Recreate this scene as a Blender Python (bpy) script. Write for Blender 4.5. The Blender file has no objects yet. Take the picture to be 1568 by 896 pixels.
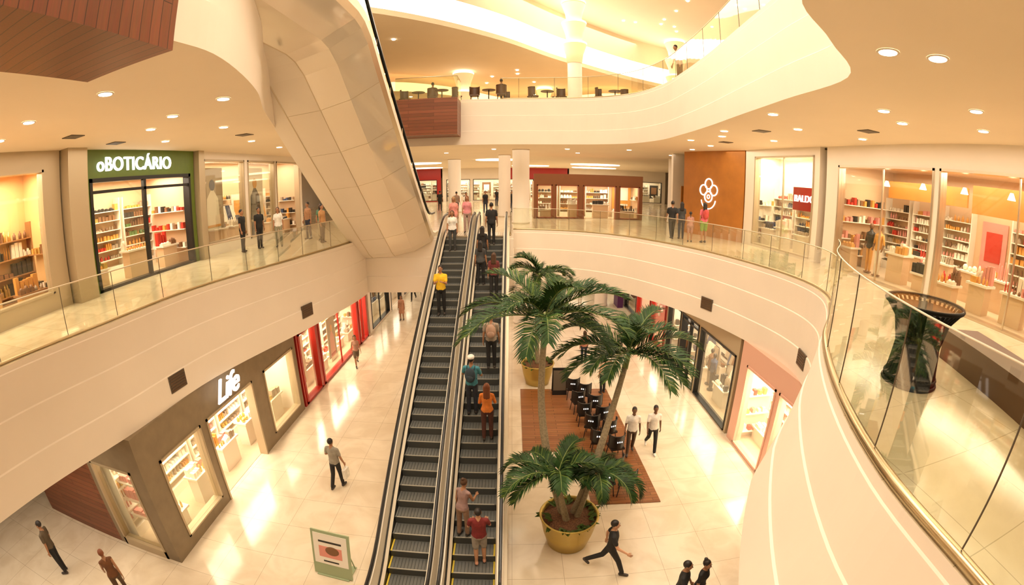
import bpy, math, random
import numpy as np
from mathutils import Vector, Matrix
from mathutils.geometry import tessellate_polygon
random.seed(7)
COL=bpy.context.collection
VS=bpy.context.scene.view_settings
VS.view_transform='Standard'
# ------------------------------------------------------------------ materials
def _nodes(name):
    m=bpy.data.materials.new(name); m.use_nodes=True
    nt=m.node_tree; b=nt.nodes['Principled BSDF']
    return m,nt,b
def mat(name,col,rough=.5,metal=0,es=0,ecol=None,noise=.0,nscale=4,bump=0,spec=.5,coat=0):
    m,nt,b=_nodes(name)
    c=(col[0],col[1],col[2],1)
    b.inputs['Base Color'].default_value=c
    b.inputs['Roughness'].default_value=rough
    b.inputs['Metallic'].default_value=metal
    b.inputs['Specular IOR Level'].default_value=spec
    b.inputs['Coat Weight'].default_value=coat
    if es:
        e=ecol or col
        b.inputs['Emission Color'].default_value=(e[0],e[1],e[2],1)
        b.inputs['Emission Strength'].default_value=es
    if noise or bump:
        tc=nt.nodes.new('ShaderNodeTexCoord'); n=nt.nodes.new('ShaderNodeTexNoise')
        n.inputs['Scale'].default_value=nscale; n.inputs['Detail'].default_value=4
        nt.links.new(tc.outputs['Object'],n.inputs['Vector'])
        if noise:
            r=nt.nodes.new('ShaderNodeValToRGB')
            r.color_ramp.elements[0].position=.3; r.color_ramp.elements[1].position=.7
            r.color_ramp.elements[0].color=tuple(max(0,x*(1-noise)) for x in col)+(1,)
            r.color_ramp.elements[1].color=tuple(min(1,x*(1+noise)) for x in col)+(1,)
            nt.links.new(n.outputs['Fac'],r.inputs['Fac']); nt.links.new(r.outputs['Color'],b.inputs['Base Color'])
        if bump:
            bp=nt.nodes.new('ShaderNodeBump'); bp.inputs['Strength'].default_value=bump; bp.inputs['Distance'].default_value=.02
            nt.links.new(n.outputs['Fac'],bp.inputs['Height']); nt.links.new(bp.outputs['Normal'],b.inputs['Normal'])
    return m
def mat_tiles(name,c1,c2,mortar,w,h,rough,msize=.006,off=0.0,rot=0):
    m,nt,b=_nodes(name)
    tc=nt.nodes.new('ShaderNodeTexCoord'); mp=nt.nodes.new('ShaderNodeMapping')
    mp.inputs['Rotation'].default_value=(0,0,rot)
    br=nt.nodes.new('ShaderNodeTexBrick'); br.offset=off
    br.inputs['Color1'].default_value=(*c1,1); br.inputs['Color2'].default_value=(*c2,1); br.inputs['Mortar'].default_value=(*mortar,1)
    br.inputs['Scale'].default_value=1; br.inputs['Mortar Size'].default_value=msize
    br.inputs['Brick Width'].default_value=w; br.inputs['Row Height'].default_value=h
    n=nt.nodes.new('ShaderNodeTexNoise'); n.inputs['Scale'].default_value=.9; n.inputs['Detail'].default_value=8; n.inputs['Distortion'].default_value=1.5
    mx=nt.nodes.new('ShaderNodeMix'); mx.data_type='RGBA'; mx.blend_type='MULTIPLY'; mx.inputs[0].default_value=.45
    rp=nt.nodes.new('ShaderNodeValToRGB'); rp.color_ramp.elements[0].color=(.74,.67,.58,1); rp.color_ramp.elements[1].color=(1,1,1,1)
    rp.color_ramp.elements[0].position=.35; rp.color_ramp.elements[1].position=.6
    nt.links.new(tc.outputs['Object'],mp.inputs['Vector']); nt.links.new(mp.outputs['Vector'],br.inputs['Vector']); nt.links.new(tc.outputs['Object'],n.inputs['Vector'])
    nt.links.new(n.outputs['Fac'],rp.inputs['Fac']); nt.links.new(br.outputs['Color'],mx.inputs[6]); nt.links.new(rp.outputs['Color'],mx.inputs[7])
    nt.links.new(mx.outputs[2],b.inputs['Base Color']); b.inputs['Roughness'].default_value=rough; b.inputs['Specular IOR Level'].default_value=.5
    return m
def mat_wood(name,c1,c2,pw=.14,pl=2.0,rough=.4,axis='xy'):
    m,nt,b=_nodes(name)
    tc=nt.nodes.new('ShaderNodeTexCoord'); mp=nt.nodes.new('ShaderNodeMapping')
    if axis=='yz': mp.inputs['Rotation'].default_value=(0,math.pi/2,0)
    if axis=='xz': mp.inputs['Rotation'].default_value=(math.pi/2,0,0)
    br=nt.nodes.new('ShaderNodeTexBrick'); br.offset=.5
    br.inputs['Color1'].default_value=(*c1,1); br.inputs['Color2'].default_value=(*c2,1); br.inputs['Mortar'].default_value=(c2[0]*.3,c2[1]*.3,c2[2]*.3,1)
    br.inputs['Scale'].default_value=1; br.inputs['Mortar Size'].default_value=.006; br.inputs['Brick Width'].default_value=pl; br.inputs['Row Height'].default_value=pw
    n=nt.nodes.new('ShaderNodeTexNoise'); n.inputs['Scale'].default_value=3; n.inputs['Detail'].default_value=6
    mp2=nt.nodes.new('ShaderNodeMapping'); mp2.inputs['Scale'].default_value=(1,14,14)
    mx=nt.nodes.new('ShaderNodeMix'); mx.data_type='RGBA'; mx.blend_type='MULTIPLY'; mx.inputs[0].default_value=.5
    nt.links.new(tc.outputs['Object'],mp.inputs['Vector']); nt.links.new(mp.outputs['Vector'],br.inputs['Vector'])
    nt.links.new(mp.outputs['Vector'],mp2.inputs['Vector']); nt.links.new(mp2.outputs['Vector'],n.inputs['Vector'])
    nt.links.new(br.outputs['Color'],mx.inputs[6]); nt.links.new(n.outputs['Color'],mx.inputs[7])
    nt.links.new(mx.outputs[2],b.inputs['Base Color']); b.inputs['Roughness'].default_value=rough
    return m
def mat_glass(name,tint=(.93,.96,.9),refl=.06,edge=.6):
    m=bpy.data.materials.new(name); m.use_nodes=True; nt=m.node_tree; nt.nodes.clear()
    o=nt.nodes.new('ShaderNodeOutputMaterial'); mix=nt.nodes.new('ShaderNodeMixShader')
    t=nt.nodes.new('ShaderNodeBsdfTransparent'); t.inputs[0].default_value=(*tint,1)
    g=nt.nodes.new('ShaderNodeBsdfGlossy'); g.inputs['Roughness'].default_value=.03; g.inputs[0].default_value=(1,.97,.9,1)
    lw=nt.nodes.new('ShaderNodeLayerWeight'); lw.inputs['Blend'].default_value=.25
    mr=nt.nodes.new('ShaderNodeMapRange'); mr.inputs[3].default_value=refl; mr.inputs[4].default_value=edge
    nt.links.new(lw.outputs['Fresnel'],mr.inputs[0]); nt.links.new(mr.outputs[0],mix.inputs[0])
    nt.links.new(t.outputs[0],mix.inputs[1]); nt.links.new(g.outputs[0],mix.inputs[2]); nt.links.new(mix.outputs[0],o.inputs[0])
    return m
M={}
M['white']=mat('plaster_white',(.88,.78,.66),.55,noise=.02,nscale=.8)
M['ceil']=mat('ceiling_paint',(.91,.76,.57),.7,noise=.02,nscale=.5)
M['floor']=mat_tiles('polished_porcelain',(.77,.67,.52),(.74,.64,.49),(.48,.39,.28),1.2,1.2,.13)
M['floor2']=mat_tiles('polished_porcelain_upper',(.78,.67,.47),(.74,.63,.44),(.50,.41,.26),1.2,1.2,.13)
M['taupe']=mat('taupe_stone',(.25,.185,.11),.5,noise=.1,nscale=3)
M['red']=mat('red_lacquer',(.42,.02,.012),.3)
M['green']=mat('sign_green',(.11,.16,.02),.5,noise=.05)
M['frame']=mat('champagne_aluminium',(.50,.40,.26),.4,metal=.3)
M['black']=mat('black_metal',(.012,.011,.01),.35)
M['matblack']=mat('matte_black_wire',(.004,.004,.004),.6,spec=.2)
M['steel']=mat('brushed_steel',(.7,.6,.45),.28,metal=.9)
M['brass']=mat('brass_rail',(.55,.45,.28),.28,metal=1)
M['rubber']=mat('handrail_rubber',(.01,.009,.009),.3)
M['step']=mat('step_tread',(.17,.175,.165),.45,metal=.3)
M['riser']=mat('step_riser',(.10,.105,.10),.4,metal=.4)
M['edge']=mat('step_edge',(.42,.40,.34),.4,metal=.3)
M['yellow']=mat('yellow_marking',(.75,.55,.05),.5)
M['cream']=mat('cream_panel',(.86,.77,.62),.25)
M['glossp']=mat('gloss_white_panel',(.88,.78,.64),.10,metal=.22,coat=1)
M['glass']=mat_glass('clear_glass',(.96,.97,.93),.03,.22)
M['glassg']=mat_glass('balustrade_glass',(.90,.94,.84),.06,.42)
M['wood']=mat_wood('walnut_deck',(.42,.165,.055),(.30,.105,.03),.13,1.6,.35)
M['woodx']=mat_wood('walnut_cladding',(.30,.09,.035),(.21,.06,.02),.16,2.4,.35,'xz')
M['woody']=mat_wood('walnut_cladding_side',(.30,.09,.035),(.21,.06,.02),.16,2.4,.35,'yz')
M['orange']=mat('orange_panel',(.50,.19,.03),.45,noise=.12,nscale=1.5)
M['int']=mat('shop_interior_white',(.88,.78,.63),.5)
M['amberint']=mat('shop_interior_amber',(.85,.52,.22),.5)
M['warmint']=mat('shop_interior_warm',(.72,.50,.30),.5)
M['intfloor']=mat('shop_floor',(.6,.46,.3),.3,noise=.05)
M['shelf']=mat('shelf_board',(.88,.79,.64),.4)
M['shelfw']=mat('shelf_wood',(.35,.17,.06),.45)
M['lamp']=mat('lamp_lens',(1,.85,.6),.4,es=14,ecol=(1,.9,.72))
M['lampsoft']=mat('luminous_panel',(1,.85,.62),.5,es=4,ecol=(1,.9,.72))
M['cove']=mat('cove_light',(1,.9,.72),.5,es=6,ecol=(1,.94,.82))
M['coveo']=mat('amber_cove_light',(1,.6,.25),.5,es=2.0,ecol=(1,.66,.3))
M['gold']=mat('gold_planter',(.55,.40,.10),.38,metal=.55,noise=.06,nscale=2)
M['soil']=mat('bark_mulch',(.16,.07,.03),.9,noise=.5,nscale=30,bump=.6)
M['trunk']=mat('palm_trunk',(.30,.24,.15),.8,noise=.25,nscale=25,bump=.4)
M['shaft']=mat('palm_crownshaft',(.18,.23,.06),.5)
M['leaf']=mat('palm_leaf',(.022,.060,.012),.5,noise=.4,nscale=3,spec=.3)
M['leaf2']=mat('palm_leaf_young',(.08,.13,.022),.5,noise=.25,nscale=3,spec=.3)
M['signw']=mat('sign_white',(.95,.92,.88),.4,es=1.3,ecol=(1,.97,.93))
M['grille']=mat('vent_grille',(.12,.09,.06),.5)
M['bench']=mat('brown_leather',(.11,.055,.025),.45)
M['purple']=mat('purple_banner',(.10,.02,.12),.5)
M['pink']=mat('pink_backdrop',(.75,.18,.15),.5,es=.2)
PAL={'a':mat('goods_ivory',(.85,.75,.6),.4),'b':mat('goods_red',(.55,.04,.02),.4),'c':mat('goods_black',(.03,.025,.02),.4),
'd':mat('goods_amber',(.7,.33,.07),.35),'e':mat('goods_brown',(.22,.10,.04),.5),'f':mat('goods_pink',(.75,.3,.24),.4),
'g':mat('goods_green',(.12,.2,.06),.5),'h':mat('goods_gold',(.7,.5,.15),.3,metal=.7),'i':mat('goods_denim',(.06,.08,.14),.6),'j':mat('goods_white',(.88,.83,.74),.4),'k':mat('goods_taupe',(.4,.3,.2),.6)}
# ------------------------------------------------------------------ mesh builder
class MB:
    def __init__(s): s.v=[];s.f=[];s.m=[];s.s=[]
    def add(s,vs,fs,mi=0,sm=False,T=None):
        o=len(s.v)
        if T is not None: vs=[T@Vector(v) for v in vs]
        s.v.extend([tuple(v) for v in vs])
        for f in fs: s.f.append(tuple(i+o for i in f)); s.m.append(mi); s.s.append(sm)
    def box(s,x0,x1,y0,y1,z0,z1,mi=0,T=None):
        s.add([(x0,y0,z0),(x1,y0,z0),(x1,y1,z0),(x0,y1,z0),(x0,y0,z1),(x1,y0,z1),(x1,y1,z1),(x0,y1,z1)],
              [(0,3,2,1),(4,5,6,7),(0,1,5,4),(1,2,6,5),(2,3,7,6),(3,0,4,7)],mi,False,T)
    def lathe(s,prof,c=(0,0,0),n=24,mi=0,T=None,sm=True,cap0=True,cap1=True):
        vs=[];fs=[]
        for r,z in prof:
            for k in range(n):
                a=2*math.pi*k/n; vs.append((c[0]+r*math.cos(a),c[1]+r*math.sin(a),c[2]+z))
        for i in range(len(prof)-1):
            for k in range(n):
                k2=(k+1)%n; fs.append((i*n+k,i*n+k2,(i+1)*n+k2,(i+1)*n+k))
        s.add(vs,fs,mi,sm,T)
        caps=[]
        if cap0: caps.append(tuple(reversed(range(n))))
        if cap1: caps.append(tuple(range((len(prof)-1)*n,len(prof)*n)))
        if caps:
            o=len(s.v)-len(vs)
            for f in caps: s.f.append(tuple(i+o for i in f)); s.m.append(mi); s.s.append(False)
    def tube(s,path,rad,n=8,mi=0,T=None,sm=True,caps=True):
        path=[Vector(p) for p in path]
        if not hasattr(rad,'__len__'): rad=[rad]*len(path)
        vs=[];fs=[];up=None
        for i,p in enumerate(path):
            d=(path[min(i+1,len(path)-1)]-path[max(i-1,0)]).normalized()
            if up is None:
                up=Vector((0,0,1)) if abs(d.z)<.9 else Vector((1,0,0))
            a=d.cross(up).normalized(); b=a.cross(d).normalized(); up=b
            for k in range(n):
                t=2*math.pi*k/n; vs.append(p+(a*math.cos(t)+b*math.sin(t))*rad[i])
        for i in range(len(path)-1):
            for k in range(n):
                k2=(k+1)%n; fs.append((i*n+k,i*n+k2,(i+1)*n+k2,(i+1)*n+k))
        if caps: fs.append(tuple(reversed(range(n)))); fs.append(tuple(range((len(path)-1)*n,len(path)*n)))
        s.add(vs,fs,mi,sm,T)
    def ell(s,c,r,mi=0,T=None,n=14,m=9,R=None):
        c=Vector(c); vs=[];fs=[]
        for i in range(m+1):
            ph=math.pi*i/m
            for k in range(n):
                a=2*math.pi*k/n
                q=Vector((r[0]*math.sin(ph)*math.cos(a),r[1]*math.sin(ph)*math.sin(a),r[2]*math.cos(ph)))
                if R is not None: q=R@q
                vs.append(c+q)
        for i in range(m):
            for k in range(n):
                k2=(k+1)%n; fs.append((i*n+k,(i+1)*n+k,(i+1)*n+k2,i*n+k2))
        s.add(vs,fs,mi,True,T)
    def caps(s,a,b,r0,r1,mi=0,n=12,T=None):
        a=Vector(a);b=Vector(b);d=(b-a)
        L=d.length
        if L<1e-5: return
        d/=L; path=[];rad=[]
        for t in (90,60,30): 
            t=math.radians(t); path.append(a-d*r0*math.sin(t)); rad.append(max(r0*math.cos(t),.001))
        path+= [a,(a+b)/2,b]; rad+=[r0,(r0+r1)/2,r1]
        for t in (30,60,90):
            t=math.radians(t); path.append(b+d*r1*math.sin(t)); rad.append(max(r1*math.cos(t),.001))
        s.tube(path,rad,n,mi,T)
    def mesh(s,name,mats):
        me=bpy.data.meshes.new(name); me.from_pydata(s.v,[],s.f)
        for m in mats: me.materials.append(m)
        me.polygons.foreach_set('material_index',s.m); me.polygons.foreach_set('use_smooth',s.s); me.update()
        return me
    def build(s,name,mats,parent=None,loc=None,rot=None):
        ob=bpy.data.objects.new(name,s.mesh(name,mats)); COL.objects.link(ob)
        if parent: ob.parent=parent
        if loc: ob.location=loc
        if rot: ob.rotation_euler=rot
        return ob
def catmull(P,n=6):
    P=[Vector(p) for p in P]; out=[]
    for i in range(len(P)-1):
        p0=P[max(i-1,0)];p1=P[i];p2=P[i+1];p3=P[min(i+2,len(P)-1)]
        for k in range(n):
            t=k/n; out.append(.5*((2*p1)+(-p0+p2)*t+(2*p0-5*p1+4*p2-p3)*t*t+(-p0+3*p1-3*p2+p3)*t**3))
    out.append(P[-1]); return out
LS=.90
def area(name,loc,sx,sy,power,col=(1,.86,.68),rot=(0,0,0)):
    l=bpy.data.lights.new(name,'AREA'); l.shape='RECTANGLE'; l.size=sx; l.size_y=sy; l.energy=power*LS; l.color=col
    o=bpy.data.objects.new(name,l); COL.objects.link(o); o.location=loc; o.rotation_euler=rot; return o
# ------------------------------------------------------------------ camera
H=8.5;PITCH=.24;FPX=700.0
c=bpy.data.cameras.new('camera'); cam=bpy.data.objects.new('camera',c); COL.objects.link(cam)
cam.location=(0,0,H); cam.rotation_euler=(math.pi/2-PITCH,0,0)
c.type='PANO'; c.sensor_width=36; c.lens=12; c.clip_start=.05; c.clip_end=300
c.panorama_type='FISHEYE_LENS_POLYNOMIAL'; c.fisheye_fov=math.pi
c.fisheye_polynomial_k0=0; c.fisheye_polynomial_k1=-1568/36/FPX; c.fisheye_polynomial_k2=0; c.fisheye_polynomial_k3=0; c.fisheye_polynomial_k4=0
bpy.context.scene.camera=cam
# ------------------------------------------------------------------ shell
Z1=0;Z2=6.2;Z3=12.7;T2=3.7;T3=10.4
XW=(-26,24);YW=(-8,62)
outer=[(XW[0],YW[0]),(XW[1],YW[0]),(XW[1],YW[1]),(XW[0],YW[1])]
mb=MB(); mb.box(XW[0],XW[1],YW[0],YW[1],-.3,0); mb.build('floor',[M['floor']])
for nm,b in {'wall_left':(XW[0]-.3,XW[0],YW[0],YW[1]),'wall_right':(XW[1],XW[1]+.3,YW[0],YW[1]),'wall_back':(XW[0],XW[1],YW[1],YW[1]+.3),'wall_front':(XW[0],XW[1],YW[0]-.3,YW[0])}.items():
    mb=MB(); mb.box(*b,-.3,21.5); mb.build(nm,[M['white']])
R2=catmull([(3.1,-.3),(3.12,1.0),(3.3,2.5),(4.0,4.2),(5.15,6.0),(6.5,7.5),(7.7,9.3),(8.0,11.2),(7.6,13.8),(6.9,16.2),(5.9,18.3),(4.9,19.9),(3.5,21.2),(1.8,22.0),(.05,22.3)],6)
L2=catmull([(-6.6,19.7),(-6.7,17.6),(-7.3,14),(-8.25,9.8),(-8.5,6.5),(-8.95,3.9),(-9.2,1.5),(-9.3,-.3)],6)
void2=[tuple(p) for p in R2]+[(.05,19.75),(-3.2,19.75)]+[tuple(p) for p in L2]
R3=catmull([(2.4,-.3),(2.4,2.0),(2.65,3.4),(3.7,4.3),(5.0,5.5),(5.3,7.8),(5.6,10.5),(5.85,12.8),(6.0,15.3),(6.0,18),(5.3,20.4),(3.6,21.9),(1.2,22.5),(-1.5,22.6),(-4.3,22.6),(-7.0,22.6)],6)
L3=catmull([(-7.0,12.4),(-5.6,9.3),(-4.6,7.3),(-3.9,5.2),(-3.9,4),(-4.1,2),(-4.2,-.3)],6)
void3=[tuple(p) for p in R3]+[tuple(p) for p in L3]
def slab(name,hole,zt,zb,mats,bulge=None):
    mb=MB()
    A=[Vector((x,y,0)) for x,y in outer]; B=[Vector((x,y,0)) for x,y in hole]
    tri=tessellate_polygon([A,B]); pts=A+B
    mb.add([(p.x,p.y,zt) for p in pts],[tuple(t) for t in tri],0)
    n=len(hole); N=[]
    for i in range(n):
        a=Vector(hole[i-1]);b=Vector(hole[(i+1)%n]); t=(b-a)
        t=t.normalized() if t.length>1e-6 else Vector((1,0)); N.append(Vector((-t.y,t.x)))
    h=zt-zb
    prof=[(0,zt),(0,zt-.12),(.02,zt-.14),(.02,zt-h*.36),(.045,zt-h*.37),(.045,zt-h*.70),(.075,zt-h*.71),(.075,zb)]
    rings=[]
    for o,z in prof:
        ring=[]
        for i,(x,y) in enumerate(hole):
            k=bulge(x,y)*((zt-z)/h)**1.3 if bulge else 0
            ring.append((x+N[i].x*(o+k),y+N[i].y*(o+k),z))
        rings.append(ring)
    vs=[p for r in rings for p in r]; fs=[]
    for j in range(len(prof)-1):
        for i in range(n):
            i2=(i+1)%n; fs.append((j*n+i,j*n+i2,(j+1)*n+i2,(j+1)*n+i))
    mb.add(vs,fs,1)
    B2=[Vector((p[0],p[1],0)) for p in rings[-1]]
    tri=tessellate_polygon([A,B2]); pts=A+B2
    mb.add([(p.x,p.y,zb) for p in pts],[tuple(t) for t in tri],2)
    return mb.build(name,mats)
slab('floor_upper',void2,Z2,T2,[M['floor2'],M['white'],M['ceil']],lambda x,y:.6*max(0,min(1,(8.5-y)/3)) if x>0 and y>-.2 and y<8.5 else 0)
slab('floor_top',void3,Z3,T3,[M['floor2'],M['white'],M['ceil']])
mb=MB(); mb.box(XW[0],XW[1],YW[0],YW[1],20.6,20.9)
mb.build('ceiling',[M['ceil']])
edge=catmull([(-26,13.5),(-12,17),(-6.8,20.5),(-1,26),(4,31.5),(12,37),(24,40)],8)
mb=MB(); n=len(edge)
A=[Vector((p.x,p.y,0)) for p in edge]+[Vector((24,62,0)),Vector((-26,62,0))]
tri=tessellate_polygon([A]); mb.add([(p.x,p.y,17.0) for p in A],[tuple(t) for t in tri],0)
zs=(17,17.3,17.31,18.7,18.71,20.6)
for j,mi in enumerate((0,0,1,0,0)):
    mb.add([(p.x,p.y,zz) for zz in (zs[j],zs[j+1]) for p in edge],[(i,i+1,n+i+1,n+i) for i in range(n-1)],mi)
mb.build('ceiling_cove',[M['ceil'],M['cove']])
mb=MB()
w=catmull([(-16,36),(-10,33),(-5,36),(0,42),(5,40),(9,38),(14,42),(20,46)],8)
m_=len(w); mb.add([(p.x,p.y,z) for z in (15.6,16.3) for p in w],[(i,i+1,m_+i+1,m_+i) for i in range(m_-1)],0)
mb.add([(p.x,p.y+d,15.6) for d in (0,2.2) for p in w],[(i,i+1,m_+i+1,m_+i) for i in range(m_-1)],1)
w2=[Vector((p.x*1.1+2,p.y+7)) for p in w]
mb.add([(p.x,p.y,z) for z in (14.9,15.5) for p in w2],[(i,i+1,m_+i+1,m_+i) for i in range(m_-1)],0)
mb.build('ceiling_wave_cove',[M['coveo'],M['ceil']])
mb=MB()
for i in range(220):
    x=random.uniform(-14,16);y=random.uniform(20,60)
    mb.lathe([(.09,0),(.09,.03)],(x,y,20.55),10,0)
for i in range(60):
    x=random.uniform(-14,18);y=random.uniform(24,60)
    if y>27+ (x+1)*.9: mb.lathe([(.1,0),(.1,.03)],(x,y,16.95),10,0)
mb.build('ceiling_spotlights',[M['lamp']])
mb=MB()
DL=[(-5.4,7.5),(-7.2,8.0),(-8.7,8.8),(-9,14.3),(-10.2,11),(-10.4,5.2),(-8.6,5.0),(-7.6,10.6),(-9.6,17.5),(-6.3,5.2),(-11,3),
(4.4,4.1),(4.95,3.7),(7.7,4.9),(7.1,6.85),(8.3,7.4),(6.0,9.5),(7.8,11.0),(8.4,18.4),(6.9,17.0),(9.0,14.2),(6.6,13.4),(9.4,5.8),(9.9,10.5),(7.2,14.8),(8.6,21),(6.2,24),(3,25),(-1,25.5),(4,28),(-4,28),(9.3,26)]
for x,y in DL:
    mb.lathe([(.12,0),(.12,.02)],(x,y,T3-.022),16,0,cap0=True); mb.lathe([(.12,0),(.155,0),(.155,.012)],(x,y,T3-.014),16,1,cap0=False,cap1=False)
for x,y in [(-8.2,12.6),(-10,7.2),(8.9,9.2),(7.4,12.4),(8.2,16.5),(-10.8,9.4)]:
    mb.box(x-.22,x+.22,y-.22,y+.22,T3-.02,T3-.001,2)
mb.build('ceiling_downlights',[M['lamp'],M['white'],M['grille']])
mb=MB()
for x,y,a,b in [(-8.5,41,2.2,1.5),(-11,53,3,1.5),(-1.2,37,1.7,1.3),(8,44,2.4,1.6),(9.5,53,2.6,1.5),(2,50,2,1.2)]:
    mb.lathe([(1,0),(1,.05)],(0,0,0),32,0,T=Matrix.Translation((x,y,T3-.06))@Matrix.Diagonal((a,b,1,1)))
mb.build('ceiling_oval_lights',[M['lampsoft']])
def on_loop(P,y):
    best=min(range(len(P)-1),key=lambda i:abs((P[i].y+P[i+1].y)/2-y)); a=P[best];b=P[best+1]; t=(b-a).normalized(); return (a+b)/2,t
mb=MB()
for P,y,z in ((L2,14.5,4.35),(L2,8.5,4.2),(R2[20:],15.4,4.35),(R2[20:],9.8,4.25)):
    q,t=on_loop(P,y); nn=Vector((-t.y,t.x)); Tm=Matrix(((t.x,nn.x,0,q.x),(t.y,nn.y,0,q.y),(0,0,1,z),(0,0,0,1)))
    mb.box(-.32,.32,.06,.10,-.22,.22,0,Tm)
    for k in range(6): mb.box(-.29,.29,.10,.115,-.19+k*.07,-.155+k*.07,1,Tm)
mb.build('fascia_vents',[M['grille'],M['bench']])
def balustrade(name,P,z,h,off=.12,pl=1.35,railmat='brass',base=.14,rr=.02):
    P=[Vector((p[0],p[1])) for p in P]; Q=[]
    for i,p in enumerate(P):
        t=(P[min(i+1,len(P)-1)]-P[max(i-1,0)]).normalized(); Q.append(p-Vector((-t.y,t.x))*off)
    mb=MB(); n=len(Q)
    mb.add([(q.x,q.y,zz) for zz in (z,z+h) for q in Q],[(i,i+1,n+i+1,n+i) for i in range(n-1)],0)
    mb.tube([(q.x,q.y,z+h) for q in Q],rr,6,1)
    mb.tube([(q.x,q.y,z+base*.5) for q in Q],base*.45,8,2)
    L=0
    for i in range(n-1):
        L+=(Q[i+1]-Q[i]).length
        if L>pl:
            L=0; q=Q[i+1]; mb.tube([(q.x,q.y,z+base),(q.x,q.y,z+h)],.009,5,3,caps=False)
    return mb.build(name,[M['glassg'],M[railmat],M['brass'],M['grille']])
balustrade('glass_balustrade',R2[:33],Z2,1.5,off=.05,railmat='cream',base=.13,rr=.010)
balustrade('glass_balustrade',R2[32:],Z2,1.05,railmat='steel',base=.07,rr=.016)
balustrade('glass_balustrade',L2,Z2,1.05,railmat='steel',base=.07,rr=.016)
balustrade('glass_balustrade',R3[:77],Z3,1.1,railmat='steel',base=.08,rr=.016)
balustrade('glass_balustrade',L3[8:],Z3,1.1,railmat='steel',base=.08)
balustrade('glass_balustrade',[(.05,22.2),(.05,21),(.05,19.8)],Z2,1.05,railmat='steel',base=.08)
# ------------------------------------------------------------------ columns
M['lampshade']=mat('fabric_uplight',(1,.78,.5),.5,es=.5,ecol=(1,.72,.36))
M['lampband']=mat('uplight_glow_band',(1,.85,.6),.5,es=2.2,ecol=(1,.88,.65))
def column(name,x,y,r,z0,z1,flare=False):
    mb=MB()
    if not flare:
        mb.lathe([(r*1.06,0),(r*1.06,.12),(r,.14),(r,z1-z0-.1),(r*1.05,z1-z0)],(x,y,z0),32,0)
    else:
        zb=z1-4.4
        mb.lathe([(r*1.15,0),(r*1.15,.3),(r,.32),(r,zb-z0)],(x,y,z0),32,0)
        hh=1.45
        for k in range(3):
            mb.lathe([(r*1.05,0),(r*1.25,hh*.4),(r*1.75,hh*.86)],(x,y,zb+k*hh),32,1,cap1=False)
            mb.lathe([(r*1.75,hh*.86),(r*1.78,hh*.93),(r*1.6,hh*.97),(r*.9,hh)],(x,y,zb+k*hh),32,2,cap0=False)
    return mb.build(name,[M['white'],M['lampshade'],M['lampband']])
column('column',.5,26,.48,Z2,T3); column('column',-.5,31,.4,Z2,T3); column('column',-4.5,36,.5,Z2,T3); column('column',10.5,28.5,.45,Z2,T3)
column('column',.6,27,.5,0,T2); column('column',6.3,31,.45,0,T2); column('column',-5.6,29,.4,0,T2)
column('uplight_column',3.9,28.5,.45,Z3,20.6,True); column('uplight_column',-3.6,34,.45,Z3,17,True); column('uplight_column',13,35,.5,Z3,20.6,True); column('uplight_column',-12,30,.5,Z3,20.6,True)
column('uplight_column',2.8,40,.4,Z3,17,True)
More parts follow.
